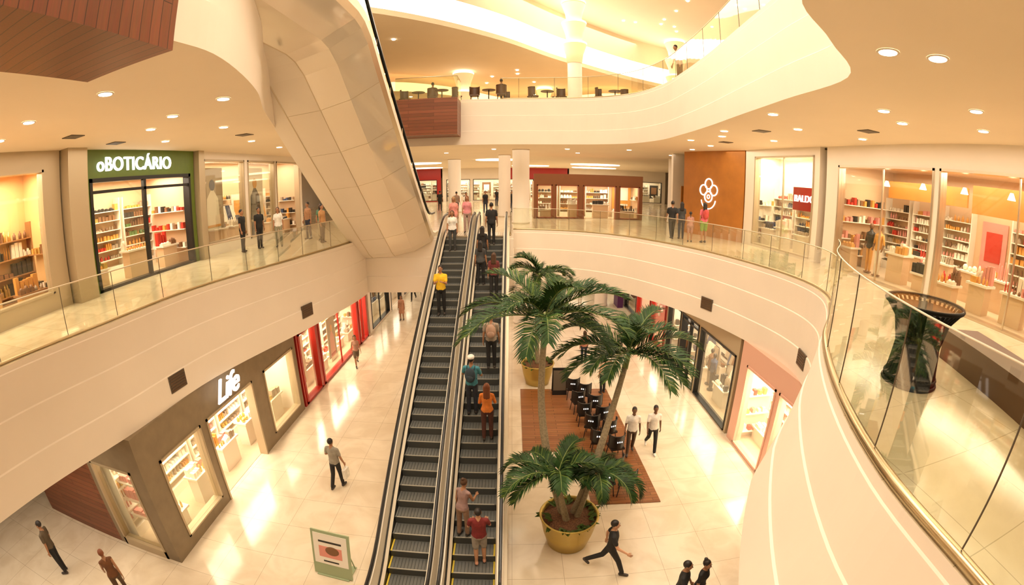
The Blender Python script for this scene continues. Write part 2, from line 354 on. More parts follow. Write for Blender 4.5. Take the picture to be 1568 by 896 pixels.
# ------------------------------------------------------------------ escalators
def escalator(name,xc,y0,z0,y1,z1,hw=.5,ext0=1.4,ext1=1.4):
    mb=MB(); dy=(y1-y0); L=abs(dy); sg=1 if dy>0 else -1; sl=(z1-z0)/L
    def zz(s):
        k=.7
        if s<-k or s>L+k: return z0 if s<0 else z1
        if s<k: return z0+sl*(s+k)**2/(4*k)
        if s>L-k: return z1-sl*(L+k-s)**2/(4*k)
        return z0+sl*s
    S=[-ext0,-.9,-.7,-.4,-.1,.2,.5,.7]+[.7+(L-1.4)*i/10 for i in range(1,10)]+[L-.7,L-.5,L-.2,L+.1,L+.4,L+.7,L+.9,L+ext1]
    pts=[(y0+sg*s,zz(s)) for s in S]; n=len(pts)
    def strip(xa,da,xb,db,mi):
        mb.add([(xa,y,z+da) for y,z in pts]+[(xb,y,z+db) for y,z in pts],[(i,i+1,n+i+1,n+i) for i in range(n-1)],mi)
    for q in (-1,1):
        X=lambda x:xc+q*x
        strip(X(hw),-.15,X(hw),.16,2); strip(X(hw),.16,X(hw+.06),.24,4)
        strip(X(hw+.06),.24,X(hw+.09),.26,0); strip(X(hw+.10),.26,X(hw+.12),.86,4)
        strip(X(hw+.06),.86,X(hw+.175),.86,4)
        for (a,da,b,db) in ((.085,.87,.09,.93),(.09,.93,.11,.95),(.11,.95,.14,.95),(.14,.95,.16,.93),(.16,.93,.165,.87)):
            strip(X(hw+a),da,X(hw+b),db,1)
        strip(X(hw+.175),.86,X(hw+.19),.3,4); strip(X(hw+.19),.3,X(hw+.26),.28,5); strip(X(hw+.26),.28,X(hw+.27),-.75,5)
        for (ye,ze,dr) in ((pts[0][0],pts[0][1],-sg),(pts[-1][0],pts[-1][1],sg)):
            arc=[(X(hw+.125),ye+dr*.33*math.sin(a),ze+.60+.33*math.cos(a)) for a in [math.pi*i/8 for i in range(9)]]
            mb.tube(arc,.045,8,1)
            mb.add([(p[0],p[1],p[2]) for p in arc],[tuple(range(9))],4)
            mb.box(min(X(hw+.05),X(hw+.26)),max(X(hw+.05),X(hw+.26)),ye-.15,ye+.15,ze,ze+.3,5)
    strip(xc-hw-.27,-.75,xc+hw+.27,-.75,5)
    ns=int(L/.4); st=L/ns; rise=(z1-z0)/ns
    for i in range(ns):
        a=y0+sg*i*st; b=a+sg*st; zt=z0+(i+1)*rise*1.0-rise*.5
        lo,hi=min(a,b),max(a,b)
        mb.box(xc-hw+.01,xc+hw-.01,lo,hi,zt-.42,zt-.012,7)
        mb.box(xc-hw+.01,xc+hw-.01,lo,hi,zt-.012,zt,6)
        for g in range(12):
            gx=xc-hw+.06+g*(2*hw-.12)/11; mb.box(gx-.008,gx+.008,lo+.03,hi-.03,zt,zt+.008,7)
        mb.box(xc-hw+.01,xc+hw-.01,min(a,a+sg*.035),max(a,a+sg*.035),zt,zt+.01,8)
        for q in (-1,1): 
            xx=xc+q*(hw-.035); mb.box(xx-.02,xx+.02,lo,hi,zt,zt+.012,9 if i<3 else 6)
    for (ye,ze,s0,s1) in ((y0,z0,-ext0,0),(y1,z1,0,ext1)):
        a=ye+sg*s0;b=ye+sg*s1; mb.box(xc-hw,xc+hw,min(a,b),max(a,b),ze-.05,ze+.012,3)
        for g in range(10):
            gx=xc-hw+.05+g*(2*hw-.1)/9; mb.box(gx-.01,gx+.01,min(a,b)+.05,max(a,b)-.05,ze+.012,ze+.018,8)
    return mb.build(name,[M['black'],M['rubber'],M['black'],M['steel'],M['cream'],M['cream'],M['step'],M['riser'],M['edge'],M['yellow']])
escalator('escalator',-2.34,6.7,0,19.7,6.2)
escalator('escalator',-.87,6.7,0,19.7,6.2)
def zstep(y):
    i=math.floor((y-6.7)/(13/32)); r=6.2/32; return (i+1)*r-r*.5+.01 if 0<=i<32 else (0.02 if i<0 else 6.22)
def upper():
    mb=MB(); Y0=19.6;Y1=10.3
    pts=[(21,6.2),(20.1,6.2),(19.6,6.3)]+[(Y0-(Y0-Y1)*t,6.2+6.5*t) for t in (.05,.2,.4,.6,.8,.95)]+[(10.2,12.62),(9.7,12.7),(5.5,12.7)]
    n=len(pts)
    def strip(xa,da,xb,db,mi): mb.add([(xa,y,z+da) for y,z in pts]+[(xb,y,z+db) for y,z in pts],[(i,i+1,n+i+1,n+i) for i in range(n-1)],mi)
    strip(-3.42,.12,-3.42,-.12,0); strip(-3.42,.12,-3.8,.12,3); strip(-3.42,-.12,-3.5,-.3,3)
    strip(-3.5,-.3,-4.3,-.72,1); strip(-4.3,-.72,-5.2,-.93,1); strip(-5.2,-.93,-6.25,-1.0,0); strip(-6.25,-1.0,-6.85,-1.0,0); strip(-6.85,-1.0,-6.85,.12,0); strip(-6.85,.12,-6.5,.12,3)
    for x in (-3.6,-6.7,-5.1,-5.3):
        strip(x,.12,x,.95,2)
        for (a,da,b,db) in ((-.045,.93,-.04,1.0),(-.04,1.0,.04,1.0),(.04,1.0,.045,.93)): strip(x+a,da,x+b,db,4)
    strip(-3.8,.0,-6.5,.0,5)
    for k in range(1,6):
        t=k/6; y=Y0-(Y0-Y1)*t; z=6.2+6.5*t
        mb.tube([(-3.5,y,z-.305),(-4.3,y,z-.725),(-5.2,y,z-.935),(-6.25,y,z-1.005)],.005,4,3,caps=False)
        mb.tube([(-3.6,y,z+.12),(-3.6,y,z+.95)],.01,4,3,caps=False)
    mb.tube([(-6.25,y,z-1.0) for y,z in pts],.02,6,3,caps=False); mb.tube([(-5.2,y,z-.93) for y,z in pts],.015,6,3,caps=False)
    ns=24
    for i in range(ns):
        t=i/ns; a=Y0-(Y0-Y1)*t; b=Y0-(Y0-Y1)*(i+1)/ns; zt=6.2+6.5*(i+.8)/ns
        for x0,x1 in ((-5.05,-3.85),(-6.55,-5.35)): mb.box(x0,x1,b,a,zt-.22,zt,6)
    return mb.build('escalator',[M['white'],M['glossp'],M['glassg'],M['steel'],M['rubber'],M['black'],M['step']])
upper()
# ------------------------------------------------------------------ wood elements
mb=MB(); mb.box(-5.45,-2.5,21.1,22.55,10.8,12.55); mb.build('wood_planter_box',[M['woodx']])
mb=MB(); mb.box(-5.45,-2.5,21.12,21.14,12.56,13.6,0); mb.box(-2.52,-2.5,21.12,22.55,12.56,13.6,0); mb.tube([(-5.45,21.13,13.6),(-2.51,21.13,13.6),(-2.51,22.55,13.6)],.02,6,1); mb.build('glass_balustrade',[M['glassg'],M['steel']])
mb=MB(); mb.box(-5.4,-3.75,-.5,4.1,10.25,12.6); mb.build('wood_planter_box',[M['woody']])
def poly(name,pts,z0,z1,mats):
    mb=MB();A=[Vector((x,y,0)) for x,y in pts]; n=len(A); tri=tessellate_polygon([A])
    mb.add([(p.x,p.y,z1) for p in A],[tuple(t) for t in tri],0); mb.add([(p.x,p.y,z) for z in (z0,z1) for p in A],[(i,(i+1)%n,n+(i+1)%n,n+i) for i in range(n)],0); return mb.build(name,mats)
poly('wood_deck_floor',[(.35,12.7),(2.2,12.7),(2.2,9.9),(4.2,9.8),(4.0,17.4),(.35,17.5)],0,.025,[M['wood']])
# ------------------------------------------------------------------ storefronts
def frame2(p0,p1,side,z0):
    p0=Vector(p0);p1=Vector(p1);s=(p1-p0);L=s.length;s/=L
    n=Vector((-s.y,s.x))*side
    return Matrix(((s.x,n.x,0,p0.x),(s.y,n.y,0,p0.y),(0,0,1,z0),(0,0,0,1))),L
def items(mb,T,s0,s1,d,z,pal,dens=.06,hmax=.3):
    s=s0+.04; run=0
    while s<s1-.08:
        if run<=0: run=random.randint(2,5); mi=random.choice(pal); k=random.random(); w0=random.uniform(.05,.18); h0=random.uniform(.1,hmax)
        run-=1; w=w0*random.uniform(.85,1.15); h=h0*random.uniform(.8,1.1)
        if s+w>s1: break
        if k<.45: mb.box(s,s+w,d-.08,d+.08,z,z+h,mi,T)
        elif k<.8:
            r=w*.35; mb.lathe([(r,0),(r,h*.65),(r*.4,h*.8),(r*.4,h)],(s+w/2,d,z),8,mi,T)
        elif k<.9: mb.ell((s+w/2,d,z+w*.5),(w*.5,w*.5,w*.5),mi,T,8,6)
        else:
            mb.box(s,s+w,d-.09,d+.09,z,z+h*.55,mi,T); mb.ell((s+w/2,d,z+h*.6),(w*.45,.07,h*.3),mi,T,8,6)
        s+=w+random.uniform(.01,dens)
def garments(mb,T,s0,s1,d,z,pal,fm):
    mb.tube([T@Vector((s0,d,z+.95)),T@Vector((s1,d,z+.95))],.015,5,fm)
    for s in (s0,s1): mb.tube([T@Vector((s,d,0.02)),T@Vector((s,d,z+.95))],.015,5,fm)
    s=s0+.06; run=0
    while s<s1-.06:
        if run<=0: run=random.randint(2,5); mi=random.choice(pal); h=random.uniform(.55,.9)
        run-=1
        mb.add([(s,d-.05,z+.9),(s+.03,d-.05,z+.9),(s+.03,d+.05,z+.9),(s,d+.05,z+.9),(s-.01,d-.24,z+.9-h),(s+.05,d-.24,z+.9-h),(s+.05,d+.24,z+.9-h),(s-.01,d+.24,z+.9-h)],[(0,1,2,3),(4,7,6,5),(0,4,5,1),(1,5,6,2),(2,6,7,3),(3,7,4,0)],mi,False,T)
        s+=random.uniform(.06,.11)
def mannequin(mb,T,s,d,z,mi,cloth):
    mb.lathe([(.16,0),(.16,.02)],(s,d,z),14,mi,T); 
    for q in (-1,1): mb.caps(T@Vector((s+q*.08,d,z+.08)),T@Vector((s+q*.085,d,z+.85)),.05,.08,cloth[0],10)
    mb.lathe([(.12,0),(.16,.08),(.125,.25),(.17,.45),(.17,.52),(.06,.6),(.05,.66)],(s,d,z+.82),14,cloth[1],T)
    mb.ell((s,d,z+1.58),(.075,.09,.11),mi,T,12,8)
    for q in (-1,1):
        mb.caps(T@Vector((s+q*.18,d,z+1.32)),T@Vector((s+q*.25,d,z+1.05)),.048,.04,cloth[1],8); mb.caps(T@Vector((s+q*.25,d,z+1.05)),T@Vector((s+q*.22,d-.08,z+.82)),.036,.026,mi,8)
def storefront(name,p0,p1,side,z0,z1,ops,depth,facade,frame,pal='aej',power=120,ztop=None,thick=.25,intm='int',tables=True,levels=None,backlit=False,fw=.07,clothes=False,poster=(),shelfm='shelf',hmax=.3,mann=0,sidewall=True,tp=1.5):
    T,L=frame2(p0,p1,side,z0); mb=MB(); H_=z1-z0
    mats=[facade,frame,M['glass'],M[intm],M['intfloor'],M[shelfm],M['lampsoft']]+[PAL[k] for k in pal]
    P=list(range(7,7+len(pal)))
    cur=0
    for (a,b,bo,to,kind) in ops:
        if a>cur: mb.box(cur,a,0,thick,0,H_,0,T)
        if bo>0: mb.box(a,b,0,thick,0,bo,0,T)
        if to<H_: mb.box(a,b,0,thick,to,H_,0,T)
        cur=b
        f=fw
        mb.box(a,a+f,-.03,thick+.03,bo,to,1,T); mb.box(b-f,b,-.03,thick+.03,bo,to,1,T); mb.box(a,b,-.03,thick+.03,to-f,to,1,T)
        if kind!='open': mb.box(a,b,-.03,thick+.03,bo,bo+f*.7,1,T)
        if kind=='win':
            k=max(1,round((b-a)/2.4))
            for i in range(1,k): x=a+(b-a)*i/k; mb.box(x-.02,x+.02,.05,.12,bo,to,1,T)
            mb.box(a+f,b-f,.08,.09,bo+f*.7,to-f,2,T)
        if kind=='door':
            c_=(a+b)/2; mb.box(c_-.06,c_+.06,.0,.14,bo,to,1,T); mb.box(a+f,b-f,.0,.14,min(to-.3,2.9),min(to-.3,2.9)+.09,1,T); mb.box(a+f,c_,.08,.09,bo,to,2,T)
    if cur<L: mb.box(cur,L,0,thick,0,H_,0,T)
    D=depth; zt=(ztop or max(o[3] for o in ops)+.15)
    mb.box(0,L,thick,D,0.0,.015,4,T); mb.box(0,L,D,D+.1,0,zt,3,T); mb.box(L-.08,L,thick,D,0,zt,3,T); mb.box(0,L,thick,D,zt,zt+.08,3,T)
    if sidewall: mb.box(0,.08,thick,D,0,zt,3,T)
    nl=max(1,int(L/2.2))
    for i in range(nl):
        x=(i+.5)*L/nl; mb.box(x-.5,x+.5,D*.5-.12,D*.5+.12,zt-.02,zt-.005,6,T)
        mb.box(x-.06,x+.06,thick+.5,thick+.62,zt-.1,zt-.0,6,T)
    lv=levels or [.4,.75,1.1,1.45,1.8,2.15]
    nb=max(1,int(L/1.5)); bw=L/nb
    for i in range(nb):
        a=i*bw+.12;b=(i+1)*bw-.12
        if clothes and i%2==0:
            garments(mb,T,a+.05,b-.05,D-.35,1.0,P,1)
            items(mb,T,a,b,D-.3,2.2,P); mb.box(a,b,D-.36,D,2.17,2.2,5,T)
        elif i%4==3 and not backlit:
            mb.box(a+.1,b-.1,D-.06,D-.02,.6,2.4,P[i%len(P)],T); mb.box(a+.3,b-.3,D-.08,D-.06,1.2,2.1,P[(i+1)%len(P)],T); mb.box(a+.3,b-.3,D-.08,D-.06,.8,.95,P[(i+2)%len(P)],T); mb.box(a+.1,b-.1,D-.5,D-.1,.0,.5,5,T); items(mb,T,a+.1,b-.1,D-.3,.5,P)
        else:
            mb.box(a-.04,a,D-.36,D,0,lv[-1]+.45,5,T); mb.box(b,b+.04,D-.36,D,0,lv[-1]+.45,5,T)
            for z in lv:
                mb.box(a,b,D-.36,D,z-.03,z,5,T)
                if backlit: mb.box(a,b,D-.03,D-.02,z+.28,z+.31,6,T)
                items(mb,T,a,b,D-.2,z,P,hmax=hmax)
            mb.box(a,b,D-.34,D,0,.32,5,T)
    if sidewall:
        for sx in (.08,L-.08):
            w0,w1=(sx,sx+.3) if sx<1 else (sx-.3,sx)
            for z in lv[::2]:
                mb.box(w0,w1,thick+.1,D-.5,z-.03,z,5,T)
                d=thick+.2
                while d<D-.6:
                    h=random.uniform(.1,.28); mb.box(w0+.06,w1-.06,d,d+.12,z,z+h,random.choice(P),T); d+=random.uniform(.15,.25)
    if tables:
        nt=max(1,int(L/tp))
        for i in range(nt):
            x=(i+.5)*L/nt; w=random.uniform(.3*tp,.4*tp); dd=thick+random.uniform(.3,.6)
            if mann and i%mann==0:
                mannequin(mb,T,x-.25,dd+.2,.05,P[-1],(P[0],P[i%len(P)])); mannequin(mb,T,x+.35,dd+.35,.05,P[-1],(P[1],P[(i+2)%len(P)])); continue
            hh=random.choice((.55,.8,.95)); mb.box(x-w,x+w,dd,dd+.55,hh-.06,hh,5,T); mb.box(x-w+.08,x+w-.08,dd+.08,dd+.47,0,hh-.06,3,T)
            items(mb,T,x-w,x+w,dd+.15,hh,P,.05,.3); items(mb,T,x-w,x+w,dd+.38,hh,P,.05,.5)
            if clothes and D>2: garments(mb,T,x-w,x+w,dd+1.0,.55,P,1)
            elif D>2.8:
                dd+=1.2; mb.box(x-w*.9,x+w*.9,dd,dd+.5,.85,.9,5,T); mb.box(x-w*.7,x+w*.7,dd+.06,dd+.44,0,.85,3,T); items(mb,T,x-w*.8,x+w*.8,dd+.25,.9,P,.04,.5)
    for (a,b,zb,zt2,ci) in poster:
        mb.box(a,b,thick+.25,thick+.28,zb,zt2,P[ci],T); mm=(a+b)/2; ww=(b-a)
        mb.ell((mm,thick+.24,zb+(zt2-zb)*.72),(ww*.13,.012,(zt2-zb)*.09),P[(ci+1)%len(P)],T)
        mb.add([(mm-ww*.33,thick+.245,zb),(mm+ww*.33,thick+.245,zb),(mm+ww*.26,thick+.245,zb+(zt2-zb)*.5),(mm+ww*.06,thick+.245,zb+(zt2-zb)*.64),(mm-ww*.06,thick+.245,zb+(zt2-zb)*.64),(mm-ww*.26,thick+.245,zb+(zt2-zb)*.5)],[(0,1,2,3,4,5)],P[(ci+2)%len(P)],False,T)
        mb.box(mm-ww*.3,mm+ww*.3,thick+.22,thick+.24,zb+.1,zb+.2,P[(ci+3)%len(P)],T)
    ob=mb.build(name,mats)
    lp=T@Vector((L/2,thick+(D-thick)*.45,zt-.12))
    s=(Vector(p1)-Vector(p0)); ang=math.atan2(s.y,s.x)
    a=area(name+'_light',lp,L*.9,(D-thick)*.6,power,rot=(0,0,ang)); a.parent=ob
    return ob,T,L
def text(body,center,xdir,size,m,parent=None,name='sign_lettering',shear=0,ext=.03,bold=0,space=1.0):
    cu=bpy.data.curves.new(name,'FONT'); cu.body=body; cu.size=size; cu.extrude=ext; cu.align_x='CENTER'; cu.align_y='CENTER'; cu.shear=shear; cu.offset=bold; cu.space_character=space
    tmp=bpy.data.objects.new('t',cu); COL.objects.link(tmp); bpy.context.view_layer.update()
    me=bpy.data.meshes.new_from_object(tmp.evaluated_get(bpy.context.evaluated_depsgraph_get())); bpy.data.objects.remove(tmp)
    me.materials.clear(); me.materials.append(m)
    ob=bpy.data.objects.new(name,me); COL.objects.link(ob)
    x=Vector((xdir[0],xdir[1],0)).normalized(); y=Vector((0,0,1)); z=x.cross(y)
    ob.matrix_world=Matrix(((x.x,y.x,z.x,center[0]),(x.y,y.y,z.y,center[1]),(x.z,y.z,z.z,center[2]),(0,0,0,1)))
    if parent: ob.parent=parent
    return ob
# --- level 1 left
ob,T,L=storefront('jewelry_storefront',(-8.3,6.35),(-8.3,15.1),1,0,T2,[(.45,2.35,.35,2.75,'win'),(2.65,5.35,0,2.75,'open'),(6.15,8.45,.35,2.75,'win')],2.2,M['taupe'],M['frame'],'ajhfdk',430,levels=[.6,.95,1.3,1.65,2.0],backlit=True,sidewall=False)
text('Life',(-8.02,10.0,3.30),(0,1),.9,M['signw'],ob,shear=.45,bold=.004,space=.95)
mb=MB(); T,_=frame2((-14.5,6.10),(-8.3,6.10),1,0)
mb.box(0,4.0,0,.25,2.75,T2,0,T); mb.box(4.0,6.2,0,.25,2.75,T2,0,T); mb.box(5.75,6.2,0,.25,0,2.75,0,T); mb.box(3.85,4.05,0,.25,0,2.75,0,T); mb.box(0,3.85,0,.2,0,2.75,1,T)
mb.box(4.05,4.12,-.02,.2,0,2.75,2,T); mb.box(5.68,5.75,-.02,.2,0,2.75,2,T); mb.box(4.05,5.75,-.02,.2,.0,.25,2,T); mb.box(4.05,5.75,-.02,.2,2.68,2.75,2,T); mb.box(4.12,5.68,.08,.09,.25,2.68,3,T)
mb.box(4.2,5.6,.5,.85,.7,.74,4,T); mb.box(4.2,5.6,.5,.85,1.25,1.29,4,T); mb.box(4.2,5.6,.5,.85,1.8,1.84,4,T)
for z in (.74,1.29,1.84): items(mb,T,4.25,5.55,.65,z,[5,6,7],.05,.3)
mb.build('side_window',[M['taupe'],M['woodx'],M['frame'],M['glass'],M['shelf'],PAL['a'],PAL['h'],PAL['f']],parent=ob)
ob,T,L=storefront('red_framed_storefront',(-8.3,15.25),(-8.3,24.3),1,0,T2,[(.15,1.9,.05,3.1,'win'),(2.15,7.3,.05,3.1,'win'),(7.5,8.9,.0,3.1,'door')],2.0,M['red'],M['red'],'jakdfbe',600,levels=[.5,.85,1.2,1.55,1.9,2.25,2.6],fw=.13,poster=((.5,1.5,.5,2.6,1),(4.2,5.2,.4,2.4,2)))
ob,T,L=storefront('clothing_storefront',(-8.3,24.6),(-8.3,40),1,0,T2,[(.5,4.5,.1,2.9,'win'),(5,8,0,2.9,'open'),(9,14.5,.1,2.9,'win')],2.4,M['white'],M['black'],'ceik',300,clothes=True)
# --- level 1 right
pinkf=mat('pale_pink_panel',(.78,.45,.34),.45)
ob,T,L=storefront('cosmetics_storefront',(7.7,8.2),(7.7,13.0),-1,0,T2,[(.1,2.15,.1,3.0,'win'),(2.35,4.3,.1,3.0,'win')],1.9,pinkf,pinkf,'jfadhbj',430,levels=[.35,.7,1.05,1.4,1.75,2.1],backlit=True)
ob,T,L=storefront('fashion_storefront',(7.7,13.2),(7.7,20.9),-1,0,T2,[(.15,3.4,.05,3.0,'win'),(3.6,5.6,.05,3.0,'door'),(5.75,7.5,.05,3.0,'win')],2.4,M['frame'],M['black'],'ckiaec',340,clothes=True,mann=2)
ob,T,L=storefront('lingerie_storefront',(7.8,21.2),(7.8,27),-1,0,T2,[(.2,2.6,.05,3.2,'win'),(2.9,5.6,.05,3.2,'win')],1.9,M['red'],M['red'],'fjb',300,tables=False,levels=[.5])
mb=MB(); Tm,_=frame2((7.8,21.2),(7.8,27),-1,0)
mb.box(.3,5.5,1.0,1.04,.1,3.1,0,Tm)
for i in range(80):
    a=random.uniform(0,6.28);r=random.uniform(0,.85)
    mb.ell((3.9+math.cos(a)*r,.85,1.9+math.sin(a)*r),(.14,.08,.14),random.choice((1,2)),Tm,8,6)
mb.build('flower_display',[M['pink'],PAL['f'],PAL['j']],parent=ob)
ob,T,L=storefront('dark_storefront',(8.0,27.3),(8.0,40),-1,0,T2,[(.4,3.4,.05,2.9,'win'),(4,7,0,2.9,'open'),(8,12,.05,2.9,'win')],2.2,M['white'],M['black'],'ceg',160,clothes=True)
ob,T,L=storefront('end_storefront',(-7.9,41),(7.9,41),1,0,T2,[(.5,5,.05,2.9,'win'),(6,10,0,2.9,'open'),(11,15.5,.05,2.9,'win')],2.2,M['white'],M['black'],'ceiaj',300)
mb=MB(); mb.box(7.35,7.75,30.2,31.4,0,3.2); mb.build('purple_banner',[M['purple']])
# --- level 2 left
ob,T,L=storefront('perfume_storefront',(-12,9.0),(-12,14.6),1,Z2,T3,[(.25,5.35,0,3.35,'door')],2.8,M['green'],M['black'],'aceghkdeb',320,levels=[.6,.95,1.3,1.65,2.0,2.35],fw=.12,intm='warmint')
text('oBOTICÁRIO',(-11.93,11.35,9.93),(0,1),.60,M['signw'],ob,bold=.008,space=1.05)
ob,T,L=storefront('homeware_storefront',(-12,-2),(-12,8.1),1,Z2,T3,[(.6,5.2,.0,3.7,'open'),(5.6,9.5,.45,3.7,'win')],2.2,M['frame'],M['frame'],'adehdkc',560,levels=[.5,1.0,1.5,2.0],intm='amberint',shelfm='shelfw',hmax=.42)
mb=MB(); mb.box(-12.2,-11.6,8.15,8.9,Z2,T3,0); mb.box(-12.15,-11.75,14.65,15.0,Z2,T3,0); mb.build('wall_pier',[M['frame']])
ob,T,L=storefront('fashion_storefront',(-12,15.05),(-12,24.5),1,Z2,T3,[(.2,3.3,.5,3.9,'win'),(3.6,6.2,.3,3.9,'win'),(6.4,9.1,.0,3.9,'open')],2.0,M['white'],M['frame'],'ckiad',320,clothes=True,mann=3,intm='warmint',poster=((.6,2.2,1.0,3.6,1),(4.2,5.8,.9,3.6,3)))
# --- level 2 right
T,L=frame2((10.4,18.9),(8.9,22.8),-1,Z2)
mb=MB(); mb.box(0,L,0,.3,0,T3-Z2,0,T); ow=mb.build('wall_panel_orange',[M['orange']])
mb=MB(); cx=L*.55
def ringp(cx,cz,r,t=.035):
    mb.tube([T@Vector((cx+r*math.cos(a),-.03,cz+r*math.sin(a))) for a in [2*math.pi*i/24 for i in range(25)]],t,6,0,caps=False)
ringp(cx,1.95,.26); ringp(cx,1.95,.09,.025)
for k in range(3): ringp(cx+.38*math.sin((k-1)*1.2),2.1+.48*math.cos((k-1)*1.2),.25)
mb.tube([T@Vector((cx+.5*math.cos(a),-.03,1.85+.5*math.sin(a))) for a in [math.pi*(1.05+.9*i/12) for i in range(13)]],.03,6,0)
mb.build('wall_emblem',[M['signw']])
ob,T,L=storefront('bookshop_storefront',(10.9,13.9),(10.4,18.8),-1,Z2,T3,[(.3,4.2,.1,3.9,'win')],2.0,M['white'],M['frame'],'ajckideb',300,tp=1.1)
mb=MB(); Tm,_=frame2((10.9,13.9),(10.4,18.8),-1,Z2); mb.box(.4,1.9,.35,.38,1.8,2.7,0,Tm); sg=mb.build('red_hanging_sign',[M['red']],parent=ob)
text('BALDO',Tm@Vector((1.15,.30,2.25)),(.1,-1),.38,M['signw'],sg)
ob,T,L=storefront('glass_storefront',(11,-3),(11,13.6),-1,Z2,T3,[(.4,5.8,.0,3.55,'win'),(6.0,11.3,.0,3.55,'win'),(11.5,15.9,.0,3.55,'win')],3.6,M['white'],M['steel'],'adfceakfbde',820,levels=[.45,.75,1.05,1.35,1.65,1.95,2.25],mann=6,hmax=.27,tp=1.15,intm='warmint')
mb=MB(); Tm,_=frame2((11,-3),(11,13.6),-1,Z2)
mb.box(.5,11.4,2.0,2.1,2.55,3.35,0,Tm); mb.box(12,15.8,2.6,2.7,2.7,3.3,0,Tm)
for i in range(9): mb.lathe([(.05,0),(.13,-.18)],tuple(Tm@Vector((1+i*1.7,1.2,3.2))),12,1)
mb.build('valance_panel',[M['orange'],M['lampsoft']],parent=ob)
# --- far shops, level 2
ob,T,L=storefront('wood_framed_shop',(1.4,29.5),(8.6,29.5),1,Z2,9.1,[(.2,1.2,.05,2.2,'win'),(1.4,2.9,.05,2.2,'win'),(3.2,5.4,0,2.2,'open'),(5.6,7.0,.05,2.2,'win')],2.4,mat('brown_fascia',(.25,.09,.03),.5),mat('brown_frame',(.3,.08,.03),.4),'aecdj',200,levels=[.5,.9,1.3,1.7],intm='warmint')
mb=MB(); mb.box(8.9,13.5,24.5,24.8,Z2,T3,0); mb.box(9.4,11.2,24.42,24.52,Z2+.6,Z2+2.4,1); mb.build('wall_right_upper',[M['white'],M['orange']])
for (a,b,nm,fc) in ((-20,-9,'far_storefront','red'),(-8.8,-1,'far_storefront','white'),(-.8,7,'far_storefront','red'),(7.2,20,'far_storefront','white')):
    w_=b-a; storefront(nm,(a,58),(b,58),1,Z2,T3,[(.5,w_*.45,0,2.8,'open'),(w_*.5,w_-.5,.1,2.8,'win')],2.5,M[fc],M['black'],'akcej',300)
mb=MB(); mb.box(-26,24,52,52.3,Z3,17); mb.build('wall_back_upper',[mat('amber_wall',(.8,.5,.22),.6)])
# ------------------------------------------------------------------ furniture
def chair(name,x,y,z,yaw,m='black',s=1.0,logo=False):
    mb=MB()
    for a in (-1,1):
        for b in (-1,1): mb.tube([(a*.22,b*.22,.0),(a*.17,b*.17,.44)],.016,6,0)
    mb.box(-.23,.23,-.22,.23,.42,.49,1)
    P=[];n=9
    for zz in (.49,.62,.78,.95):
        for i in range(n):
            t=math.pi*(i/(n-1)); P.append((.26*math.cos(t),.02+.24*math.sin(t)*(1+.1*(zz-.5)),zz))
    mb.add(P,[(j*n+i,j*n+i+1,(j+1)*n+i+1,(j+1)*n+i) for j in range(3) for i in range(n-1)],1,True)
    mb.tube([Vector(p) for p in P[-n:]],.02,6,1)
    for t in (-1,1): mb.tube([(t*.26,.02,.48),(t*.26,.02,.95)],.018,6,1)
    if logo:
        for i in range(3): mb.ell((-.07+.07*i,.283,.76),(.022,.006,.03),2,None,8,6)
    return mb.build(name,[M['black'],M[m],M['signw']],loc=(x,y,z),rot=(0,0,yaw))
def table(name,x,y,z,r=.35,h=.74):
    mb=MB(); mb.lathe([(r,0),(r,.03)],(0,0,h-.03),24,0); mb.lathe([(.03,0),(.03,h-.03)],(0,0,0),10,1); mb.lathe([(.22,0),(.22,.015),(.05,.03)],(0,0,0),20,1)
    return mb.build(name,[M['bench'],M['black']],loc=(x,y,z))
for i,(x,y) in enumerate([(2.45,16.6),(2.85,16.1),(2.5,15.45),(3.1,15.1),(2.6,14.5),(3.2,14.2),(2.75,13.6),(3.25,13.2),(2.8,12.6),(3.3,12.2),(3.0,11.0),(2.65,10.4),(3.25,10.3)]):
    chair('cafe_chair',x,y,.025,random.uniform(-.4,.4)+math.pi,logo=True)
for x,y,r in ((-1.95,24,0),(-.2,25.3,1.2),(2.6,24.3,.5),(1.1,24.3,2),(4.6,23.9,1),(6.0,24.0,2),(-4.3,25.4,1),(-2.9,24.2,2),(.8,27.5,0),(2.6,27,1),(5.6,27,2),(-5.7,24.2,1)): chair('cafe_chair',x,y,Z3,r,'bench')
for x,y in ((-1.2,23.9),(1.85,24.2),(5.3,23.4),(-3.6,23.6),(1.7,27.4),(-4.9,23.9)): table('cafe_table',x,y,Z3)
mb=MB(); 
for q in (-1,1): mb.box(-.3,.3,-.015,.015,0,1.15,0,Matrix.Translation((0,q*.2,0))@Matrix.Rotation(q*.17,4,'X'))
mb.box(-.26,.26,-.02,-.016,.2,1.05,1,Matrix.Translation((0,-.2,0))@Matrix.Rotation(-.17,4,'X'))
mb.build('menu_board',[M['black'],M['grille']],loc=(1.95,17.1,.025))
mb=MB(); R_=Matrix.Rotation(-.28,4,'X')
mb.box(-.5,.5,-.02,.02,.03,1.25,0,R_); mb.box(-.44,.44,-.03,-.02,.35,1.18,1,R_); mb.box(-.3,.3,-.034,-.03,.55,.85,2,R_); mb.ell((.05,-.035,.75),(.18,.01,.12),3,R_); mb.box(-.3,.3,-.034,-.03,.95,1.0,4,R_); mb.box(-.2,.2,-.034,-.03,.42,.46,4,R_)
mb.box(-.42,.42,-.05,.45,0,.03,0); mb.tube([(-.4,.4,.02),(-.4,.25,.9)],.015,6,0); mb.tube([(.4,.4,.02),(.4,.25,.9)],.015,6,0)
mb.build('poster_stand',[mat('poster_frame',(.35,.42,.25),.4),PAL['j'],PAL['f'],PAL['e'],PAL['c']],loc=(-4.15,6.85,0),rot=(0,0,-.12))
mb=MB(); N=40
